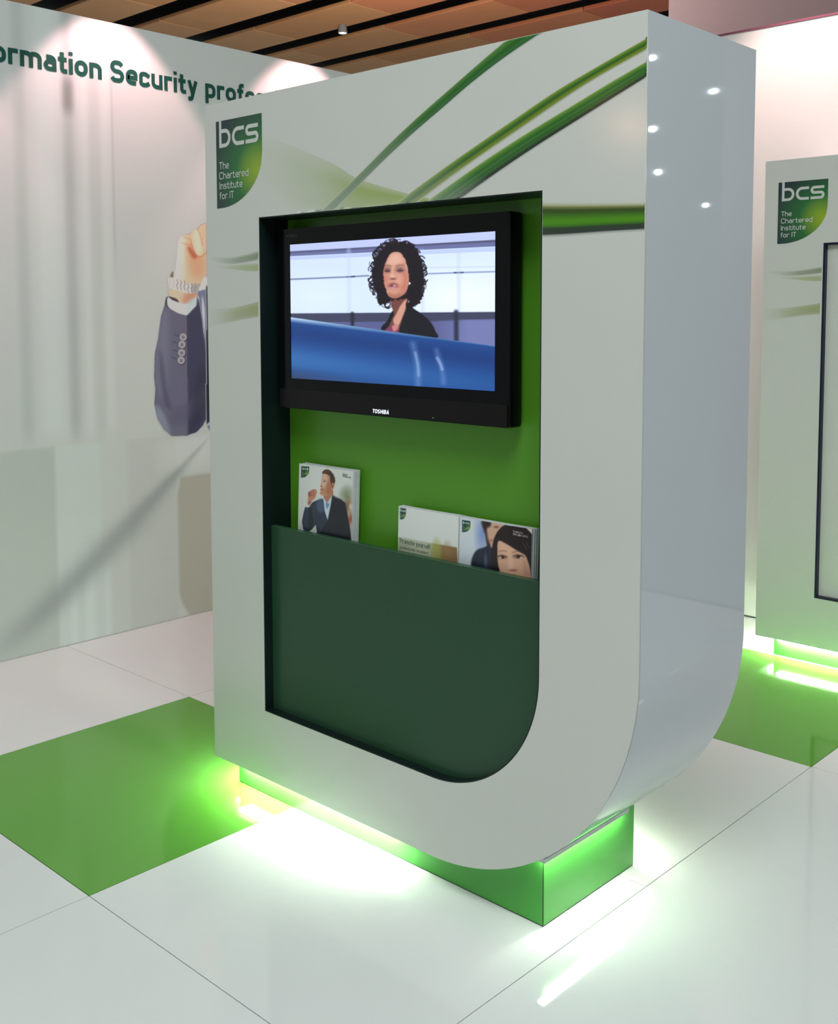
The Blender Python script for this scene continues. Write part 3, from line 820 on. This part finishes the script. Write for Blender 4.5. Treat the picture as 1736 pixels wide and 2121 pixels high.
# hair
hair = [(735, 205), (800, 132), (870, 112), (960, 112), (1022, 150), (1062, 220), (1086, 300), (1094, 400), (1088, 500), (1062, 590), (1015, 630), (960, 640), (960, 560), (850, 580), (815, 600), (790, 612), (740, 630), (722, 560), (694, 480), (676, 400), (684, 320), (706, 250)]
S.poly(hair, (22, 14, 24), 2.5, jitter=7)
for i in range(150):
    a = rng.uniform(0, 2 * math.pi); bx = 885 + 205 * math.cos(a); by = 375 + 262 * math.sin(a)
    if by > 600 and 810 < bx < 980: continue
    r_ = rng.uniform(14, 40); a0 = rng.uniform(0, 6.28)
    S.line([(bx + r_ * math.cos(a0 + t), by + r_ * .9 * math.sin(a0 + t)) for t in np.linspace(0, rng.uniform(1.5, 4), 9)], rng.uniform(4, 11), (24, 16, 26), 2, .9)
# face
S.poly([(795, 262), (826, 208), (878, 192), (925, 214), (952, 270), (968, 340), (972, 430), (955, 500), (910, 545), (855, 563), (806, 542), (782, 480), (765, 400), (772, 330)], (202, 146, 126), 3)
S.poly([(810, 260), (840, 215), (890, 205), (920, 250), (900, 290), (840, 300), (800, 300)], (224, 178, 160), 14, alpha=.8)
S.poly([(925, 330), (965, 380), (960, 480), (915, 540), (905, 470)], (190, 112, 96), 16, alpha=.8)
S.poly([(770, 360), (800, 400), (800, 500), (778, 470)], (188, 112, 100), 14, alpha=.7)
S.poly([(800, 520), (855, 535), (910, 520), (900, 552), (855, 566), (812, 550)], (166, 104, 86), 8, alpha=.8)
S.ell(895, 415, 34, 40, (216, 158, 138), .6, .7)
S.line([(782, 306), (802, 299), (830, 308)], 7, (104, 66, 60), 6, .7); S.line([(870, 306), (900, 295), (934, 300)], 7, (104, 66, 60), 6, .7)
S.ell(800, 338, 30, 22, (128, 86, 86), .7, .9); S.ell(902, 334, 32, 22, (132, 92, 92), .7, .9); S.ell(800, 344, 18, 9, (70, 46, 52), .6, .8); S.ell(902, 340, 20, 9, (78, 54, 60), .6, .8)
S.line([(782, 349), (800, 353), (820, 348)], 5, (60, 40, 44), 5, .7); S.line([(880, 345), (902, 349), (926, 342)], 5, (60, 40, 44), 5, .7)
S.line([(842, 320), (838, 370), (828, 398)], 12, (222, 176, 158), 8, .8)
S.ell(845, 408, 24, 9, (128, 74, 66), .6, .9); S.ell(845, 388, 15, 12, (226, 176, 156), .6, .7)
S.ell(848, 464, 36, 22, (140, 70, 74), .5); S.ell(852, 462, 17, 6, (214, 190, 200), .5, .9); S.ell(836, 462, 12, 7, (92, 40, 48), .6, .8); S.ell(848, 482, 25, 9, (208, 144, 146), .6)
S.poly([(700, 300), (735, 210), (800, 175), (815, 215), (785, 262), (770, 330), (768, 420), (788, 500), (800, 560), (740, 560), (700, 440)], (22, 14, 24), 3, jitter=4)
S.poly([(920, 205), (960, 215), (1000, 320), (1000, 480), (955, 560), (960, 490), (975, 430), (970, 340), (950, 265)], (22, 14, 24), 3, jitter=3)
S.ell(978, 443, 8, 10, (225, 215, 210), .3)
# desk in front
top = lerp_y(35, 722, 1670, 940)
S.fill(under(top, top + 3000), (30, 76, 146))
dd = S.Y - top
S.fill(np.exp(-((dd - 120) / 90) ** 2) * np.clip(dd / 4, 0, 1), (22, 54, 118), .8)
S.fill(np.exp(-((dd - 330) / 90) ** 2) * np.clip(1 - S.X / 2200, 0, 1), (56, 112, 176), .8)
S.fill(np.clip((dd - 380) / 120, 0, 1) * np.clip(1 - S.X / 900, 0, 1), (58, 62, 88), .9)
lip = np.clip(1 - dd / np.clip(46 - S.X * .022, 12, 60), 0, 1) * np.clip(dd / 4, 0, 1)
S.fill(lip * np.clip(1.15 - S.X / 1000, 0, 1), (205, 226, 250)); S.fill(lip * np.clip(S.X / 900, 0, 1), (96, 140, 182), .8)
S.line([tuple(p) for p in catmull([(1000, 930), (1030, 1060), (1040, 1150), (1040, 1260)])], 34, (120, 154, 206), 22, .55)
S.line([tuple(p) for p in catmull([(1020, 1000), (1040, 1100), (1045, 1180)])], 14, (160, 186, 226), 10, .7)
S.line([tuple(p) for p in catmull([(1190, 980), (1225, 1090), (1240, 1170), (1245, 1240)])], 30, (120, 150, 206), 18, .5)
S.line([tuple(p) for p in catmull([(1195, 1040), (1222, 1090), (1235, 1130)])], 18, (180, 196, 232), 10, .7)
sh = homography([(0, 1), (1, 1), (1, 0), (0, 0)], [(35, 152), (1682, 10), (1668, 1308), (38, 1205)])
print_grid('screen', (sx0 + .0004, yf + .0030, sz0 + .0004), (sx1 - sx0 - .0008, 0, 0), (0, 0, sz1 - sz0 - .0008), 480, 350,
           lambda u, v: lin(np.clip(S.sample(*sh(u, v)), 0, 255)), M_screen, tv)['label'] = 'lit picture of dark haired woman behind blue desk'
mb = MB()
ls, w, _ = layout('TOSHIBA', .20, .10); kx = .062 / w
for l_ in ls: ribbon(mb, [(x * kx + y * .0018, y * .0108) for x, y in l_], .20 * .5 * .0108, lambda x, y: (-.031 + x, yf - .0030, .0088 + y))
mb.build('brand_lettering', M_brand, tv)['label'] = 'white lit brand lettering'
mb = MB()
ls, w, _ = layout('REGZA', .14, .22); kx = .045 / w
for l_ in ls: ribbon(mb, [(x * kx, y * .0075) for x, y in l_], .14 * .5 * .0075, lambda x, y: (.321 - .70 + x, yf - .0006, .489 + y))
mb.build('series_lettering', M_dimbrand, tv)['label'] = 'small grey series lettering'
lathe(MB(), [(.0001, 0), (.0016, 0), (.0018, -.0006), (.0018, -.002)], 10).build('indicator_light', M_led, tv).matrix_local = Matrix.Translation((.187, yf - .0025, .0102)) @ Matrix.Rotation(math.radians(90), 4, 'X')

# ------------------------------------------------------------------ brochures
def mini_shield(cv, tl, tr, bl, word, c0=(26, 66, 54)):
    """tiny printed shield on a cover: corners top-left, top-right, bottom-left in canvas units"""
    f = lambda u, v: (tl[0] + (tr[0] - tl[0]) * u + (bl[0] - tl[0]) * v, tl[1] + (tr[1] - tl[1]) * u + (bl[1] - tl[1]) * v)
    pts = [f(0, 0), f(1, 0), f(1, .42)] + [f(.08 + .92 * math.cos(a), .42 + .58 * math.sin(a)) for a in np.linspace(.1, math.pi / 2, 8)] + [f(0, 1)]
    cv.poly(pts, c0, 2, smooth=False)
    q = f(.78, .62); rx = abs(tr[0] - tl[0]) * .3
    m = cv.mask_poly(pts, False, 2)
    d = np.hypot((cv.X - q[0]) / rx, (cv.Y - q[1]) / (rx * 1.2))
    cv.fill(np.clip(1.3 - d, 0, 1) * m, (120, 150, 40), .9)
    hgt = abs(bl[1] - tl[1]) * .20
    cv.text(word, f(.09, .30), f(.93, .30), hgt, (196, 208, 198), .22)
    for i, (t, x1) in enumerate((('The', .3), ('Chartered', .7), ('Institute', .6), ('for IT', .4))):
        cv.text(t, f(.09, .54 + i * .115), f(x1, .54 + i * .115), hgt * .4, (150, 180, 150), .16, .8)


# cover A: man with raised fist
CA = Canvas(1500, 2121, .30, (196, 200, 194))
CA.ell(500, 500, 500, 500, (206, 208, 204), .8, .8)
CA.ell(1220, 800, 120, 150, (112, 124, 92), .7, .8); CA.ell(1265, 1050, 75, 150, (124, 84, 44), .7, .8); CA.ell(1335, 1360, 50, 150, (150, 72, 44), .6, .9); CA.ell(1330, 1060, 40, 60, (196, 190, 180), .6, .9); CA.ell(1370, 1600, 60, 160, (176, 168, 150), .7, .8)
mini_shield(CA, (168, 190), (357, 197), (168, 432), 'iseb')
CA.text('Enabling the', (1110, 365), (1225, 392), 36, (90, 100, 92), .14); CA.text('information society', (1118, 405), (1298, 450), 36, (90, 100, 92), .14)
CA.poly([(720, 800), (905, 700), (915, 830), (800, 985), (735, 900)], (172, 116, 90), 4)
CA.poly([(692, 900), (735, 905), (800, 985), (910, 800), (930, 900), (900, 1200), (826, 1390), (740, 1200)], (184, 202, 214), 4, smooth=False)
CA.poly([(770, 985), (810, 985), (850, 1000), (800, 1110)], (98, 130, 170), 4)
CA.poly([(700, 885), (560, 920), (470, 960), (430, 1000), (400, 1058), (290, 1060), (250, 1200), (216, 1400), (250, 1560), (300, 1620), (400, 1622), (480, 1560), (552, 1470), (578, 1600), (592, 1770), (1400, 1960), (1345, 1600), (1290, 1350), (1205, 980), (1100, 900), (965, 862), (912, 800), (880, 1050), (826, 1378), (740, 1150)], (44, 52, 70), 3, smooth=False)
CA.poly([(912, 810), (1100, 900), (1205, 980), (1290, 1350), (1345, 1600), (1390, 1950), (600, 1770), (800, 1400), (830, 1370), (880, 1060)], (27, 31, 36), 14, smooth=False, alpha=.85)
CA.poly([(560, 930), (690, 900), (730, 1150), (640, 1200), (560, 1080)], (74, 90, 116), 18, alpha=.8)
CA.poly([(400, 1080), (460, 1200), (480, 1500), (400, 1590), (380, 1300)], (22, 25, 32), 18, alpha=.8)
CA.line([(700, 930), (740, 1150), (822, 1370)], 10, (30, 60, 90), 4)
CA.poly([(270, 1010), (300, 1040), (400, 1050), (370, 1085), (290, 1070)], (205, 205, 210), 4, smooth=False)
CA.poly([(350, 760), (395, 715), (440, 695), (500, 680), (545, 700), (556, 740), (540, 810), (510, 885), (435, 950), (405, 1040), (340, 1010), (350, 880)], (186, 126, 102), 4)
for l_ in ([(440, 700), (430, 760), (440, 800)], [(480, 690), (475, 750), (480, 790)], [(395, 730), (400, 800), (440, 830), (500, 800)]): CA.line(l_, 9, (120, 66, 52), 4)
CA.poly([(352, 760), (390, 750), (400, 830), (370, 850)], (120, 60, 48), 10, alpha=.7)
CA.line([(375, 985), (420, 960)], 26, (86, 86, 88), 4)
CA.poly([(668, 340), (655, 420), (650, 495), (640, 560), (624, 622), (650, 645), (628, 684), (640, 720), (618, 768), (650, 800), (720, 822), (840, 800), (905, 700), (940, 600), (930, 550), (870, 560), (850, 470), (820, 390), (740, 340)], (186, 134, 104), 3)
CA.poly([(670, 350), (760, 360), (780, 500), (740, 640), (650, 600)], (206, 178, 160), 22, alpha=.75)
CA.poly([(800, 480), (860, 600), (900, 690), (830, 800), (760, 740)], (158, 98, 68), 24, alpha=.7)
CA.ell(905, 605, 40, 62, (180, 122, 96), .2); CA.ell(900, 610, 18, 36, (134, 80, 60), .4)
CA.ell(715, 512, 24, 10, (74, 66, 84), .5); CA.line([(690, 480), (745, 490)], 9, (110, 80, 66), 4); CA.line([(622, 682), (665, 688), (705, 700)], 9, (120, 66, 58), 4); CA.ell(655, 622, 16, 10, (130, 76, 58), .6)
CA.poly([(652, 322), (690, 278), (765, 250), (850, 288), (920, 370), (957, 470), (945, 570), (900, 540), (868, 590), (842, 480), (826, 400), (745, 352), (684, 342)], (84, 56, 38), 4, jitter=3)
CA.poly([(800, 290), (880, 340), (940, 470), (900, 520), (860, 400)], (52, 38, 30), 14, alpha=.7)
hA = homography([(0, 1), (1, 1), (1, 0), (0, 0)], [(116, 132), (1340, 292), (1392, 1900), (122, 1640)])

# covers B (promote yourself) and C (woman)
CB = Canvas(1736, 1031, .36, (206, 210, 206))
CB.poly([(60, 455), (330, 500), (745, 578), (745, 760), (60, 640)], (172, 176, 150), 6, smooth=False)
CB.fill(np.clip((CB.X - 420) / 120, 0, 1) * CB.mask_poly([(60, 440), (330, 500), (745, 578), (745, 1030), (60, 1030)], False, 4), (150, 150, 92))
CB.fill(np.clip((CB.X - 540) / 60, 0, 1) * CB.mask_poly([(60, 440), (330, 500), (745, 578), (745, 1030), (60, 1030)], False, 4), (132, 104, 68))
CB.ell(530, 600, 40, 90, (150, 150, 60), .8, .7); CB.ell(640, 620, 40, 80, (150, 118, 78), .8, .7); CB.ell(170, 560, 100, 60, (150, 156, 130), .8, .6)
mini_shield(CB, (137, 146), (205, 156), (131, 272), 'bcs')
CB.text('Promote yourself', (122, 520), (458, 592), 50, (58, 76, 68), .12)
CB.text('professionally recognised', (118, 582), (432, 648), 30, (92, 104, 92), .12)
CC = Canvas(1736, 1031, .36, (198, 206, 212))
CC.ell(1035, 430, 60, 170, (118, 140, 196), .8, .85)
CC.poly([(900, 800), (920, 690), (970, 610), (1060, 575), (1120, 560), (1220, 700), (1220, 1000), (880, 1000)], (34, 40, 58), 8)
CC.poly([(1050, 290), (1170, 270), (1270, 320), (1230, 420), (1150, 560), (1100, 540), (1075, 400)], (198, 158, 134), 10)
CC.poly([(1030, 285), (1130, 285), (1130, 340), (1090, 370), (1100, 480), (1130, 570), (1090, 560), (1070, 440)], (44, 32, 34), 10)
CC.ell(1195, 350, 26, 12, (90, 60, 56), .7, .8); CC.ell(1140, 500, 30, 16, (170, 100, 96), .7, .7); CC.ell(1070, 720, 14, 70, (120, 116, 124), .8, .6)
CC.poly([(1150, 560), (1180, 450), (1255, 350), (1350, 332), (1480, 350), (1600, 400), (1620, 1031), (1500, 1031), (1200, 1031), (1130, 900), (1130, 680)], (34, 25, 25), 5)
CC.poly([(1214, 505), (1300, 532), (1400, 592), (1490, 640), (1530, 735), (1550, 850), (1545, 1000), (1400, 1031), (1260, 1000), (1225, 840), (1206, 760), (1200, 630)], (206, 160, 134), 5)
CC.poly([(1230, 540), (1300, 560), (1380, 620), (1330, 680), (1240, 620)], (222, 178, 150), 14, alpha=.7)
CC.poly([(1480, 700), (1530, 780), (1545, 900), (1480, 900)], (186, 132, 112), 16, alpha=.7)
CC.line([(1225, 622), (1262, 612), (1300, 622)], 9, (124, 88, 70), 8, .7); CC.line([(1365, 632), (1420, 618), (1476, 632)], 9, (124, 88, 70), 8, .7)
CC.ell(1255, 682, 44, 20, (96, 66, 54), .6, .85); CC.ell(1258, 684, 15, 13, (28, 20, 20), .4); CC.ell(1232, 690, 10, 8, (215, 205, 200), .5)
CC.ell(1428, 678, 50, 20, (96, 66, 54), .6, .85); CC.ell(1428, 680, 16, 14, (28, 20, 20), .4); CC.ell(1460, 690, 14, 8, (215, 205, 200), .5)
CC.line([(1205, 672), (1250, 660), (1300, 684)], 7, (58, 40, 36), 4, .8); CC.line([(1376, 668), (1425, 656), (1482, 680)], 7, (58, 40, 36), 4, .8)
CC.ell(1345, 770, 26, 70, (226, 188, 164), .8, .7); CC.ell(1365, 828, 40, 12, (136, 78, 64), .6, .8); CC.ell(1365, 925, 90, 22, (170, 84, 84), .3)
CC.poly([(1150, 560), (1255, 352), (1340, 340), (1330, 480), (1490, 600), (1540, 700), (1500, 660), (1400, 600), (1300, 535), (1212, 505), (1195, 660), (1160, 760)], (36, 27, 26), 5)
CC.line([(1480, 520), (1520, 600)], 7, (84, 80, 80), 5, .7); CC.line([(1525, 520), (1550, 590)], 7, (84, 80, 80), 5, .7)
CC.poly([(1520, 352), (1600, 372), (1592, 440), (1570, 410)], (212, 200, 190), 3, smooth=False)
mini_shield(CC, (806, 272), (902, 286), (804, 408), 'bcs')
CC.text('Enabling the', (1380, 408), (1486, 428), 22, (170, 165, 165), .14); CC.text('information society', (1380, 434), (1538, 470), 22, (170, 165, 165), .14)
hB = homography([(0, 1), (1, 1), (1, 0), (0, 0)], [(122, 128), (780, 238), (746, 742), (92, 602)])
hC = homography([(0, 1), (1, 1), (1, 0), (0, 0)], [(782, 238), (1588, 372), (1552, 905), (768, 742)])


def pile(name, label, back_label, group, x0, x1, zbase, ztop, zvis, cv, hom, kcol, count, thick, y0, lean):
    """pile of brochures standing in the pocket; the front cover carries the picture"""
    wd, ht = x1 - x0, ztop - zbase
    lay = math.atan2(lean, ht)
    def one(i, lab):
        b = empty(name, (x0 + wd / 2, y0 + i * (thick + .0003), zbase), lab, 'brochure', group)
        b.rotation_euler = (-lay, 0, 0)
        jx, jz = (rng.uniform(-.002, .002), rng.uniform(-.003, .001)) if i else (0, 0)
        nx = 7
        vs = []; fs = []
        # slightly bowed page block
        for a in range(nx):
            x = -wd / 2 + wd * a / (nx - 1); bow = -.0 + .0035 * (2 * a / (nx - 1) - 1) ** 2
            for z in (0, ht):
                vs += [(x + jx, bow + .0004, z + (jz if z else 0)), (x + jx, bow + thick, z + (jz if z else 0))]
        for a in range(nx - 1):
            p, q = a * 4, a * 4 + 4
            fs += [(p, q, q + 2, p + 2), (p + 1, p + 3, q + 3, q + 1), (p + 2, q + 2, q + 3, p + 3), (p, p + 1, q + 1, q)]
        e = (nx - 1) * 4
        fs += [(0, 2, 3, 1), (e, e + 1, e + 3, e + 2)]
        new_obj('page_block', vs, fs, M_page, b)
        return b
    first = one(0, label)
    nu, nv = 150, 170
    v, u = np.mgrid[0:1:nv * 1j, 0:1:nu * 1j]
    fz = (zvis - zbase) / ht                       # lowest visible part of the cover
    vis = (v - fz) / (1 - fz)
    C = np.clip(lin(np.clip(cv.sample(*hom(u, np.clip(vis, -.6, 1))), 0, 255)) * kcol, 0, .9)
    bow = .0035 * (2 * u - 1) ** 2
    V = np.stack([-wd / 2 + u * wd, bow - .0001, v * ht], -1)
    ink_mesh('cover', V.reshape(-1, 3), grid_faces(nu, nv), C.reshape(-1, 3), M_cover, first)
    for i in range(1, count):
        b = one(i, back_label)
        me = MB()
        for a in range(6):
            xa, xb = -wd / 2 + wd * a / 6, -wd / 2 + wd * (a + 1) / 6
            ba, bb = .0035 * (2 * a / 6 - 1) ** 2, .0035 * (2 * (a + 1) / 6 - 1) ** 2
            me.add([(xa, ba + .0001, 0), (xb, bb + .0001, 0), (xb, bb + .0001, ht - .004), (xa, ba + .0001, ht - .004)], [(0, 1, 2, 3)])
        me.build('cover', M_page, b)
    return first


KB = 1.35
pile('brochure', 'brochure showing a man in dark suit with raised fist, front of its pile', 'white edged brochure stacked behind the man in suit cover', 'brochures behind the man cover', .338, .566, .729, 1.029, .828, CA, hA, KB, 8, .0030, .053, .012)
pile('brochure', 'white brochure titled Promote yourself, standing in the middle of pocket', 'white edged brochure stacked behind the Promote yourself cover', 'brochures behind the white cover', .742, .953, .661, .9545, .836, CB, hB, KB, 8, .0034, .053, .010)
pile('brochure', 'brochure with a dark haired woman on cover, rightmost in pocket', 'white edged brochure stacked behind the dark haired woman cover', 'brochures behind the woman cover', .957, 1.183, .661, .9535, .838, CC, hC, KB, 8, .0034, .053, .010)

# the same man goes on behind the kiosk, on the wall mural
MK = np.zeros((CA.h, CA.w))
for pts, sm in (([(700, 885), (560, 920), (470, 960), (430, 1000), (400, 1058), (290, 1060), (250, 1200), (216, 1400), (250, 1560), (300, 1620), (400, 1622), (480, 1560), (552, 1470), (578, 1600), (592, 1770), (600, 1960), (1400, 1960), (1345, 1600), (1290, 1350), (1205, 980), (1100, 900), (965, 862), (912, 800), (800, 860)], False),
                ([(668, 340), (655, 420), (650, 495), (640, 560), (624, 622), (650, 645), (628, 684), (640, 720), (618, 768), (650, 800), (720, 822), (735, 900), (800, 985), (912, 850), (905, 700), (940, 600), (950, 480), (920, 370), (850, 288), (765, 250), (690, 278), (652, 322)], True),
                ([(350, 760), (395, 715), (440, 695), (500, 680), (545, 700), (556, 740), (540, 810), (510, 885), (435, 950), (405, 1040), (340, 1010), (350, 880)], True)):
    MK = np.maximum(MK, CA.mask_poly(pts, sm, 4))
mkc = Canvas(1500, 2121, .30, (0, 0, 0)); mkc.a[:] = MK[..., None]
zz, yy = np.mgrid[.56:2.40:360j, 1.135:2.32:230j]
px_, py_ = arm_h(yy, zz)
qx, qy = (px_ - 300) / 2.09 + 340, (py_ - 2040) / 2.09 + 1620
al = np.clip(mkc.sample(qx, qy)[..., :1] * 1.5 - .25, 0, 1) * ((px_ > 558) & (qy < 1930) & (qx < 1490))[..., None]
colr = np.clip(lin(mural(yy, zz)) * KP * (1 - al) + lin(np.clip(CA.sample(qx, qy), 0, 255)) * KP * al, 0, .9)
Fq = grid_faces(230, 360); keep = al.reshape(-1)[Fq].max(1) > .004
V = np.stack([np.full(yy.shape, X_MIN + .0026), yy, zz], -1).reshape(-1, 3)
used, inv = np.unique(Fq[keep], return_inverse=True)
ink_mesh('printed_man', V[used], inv.reshape(-1, 4), colr.reshape(-1, 3)[used], M_print, wl)
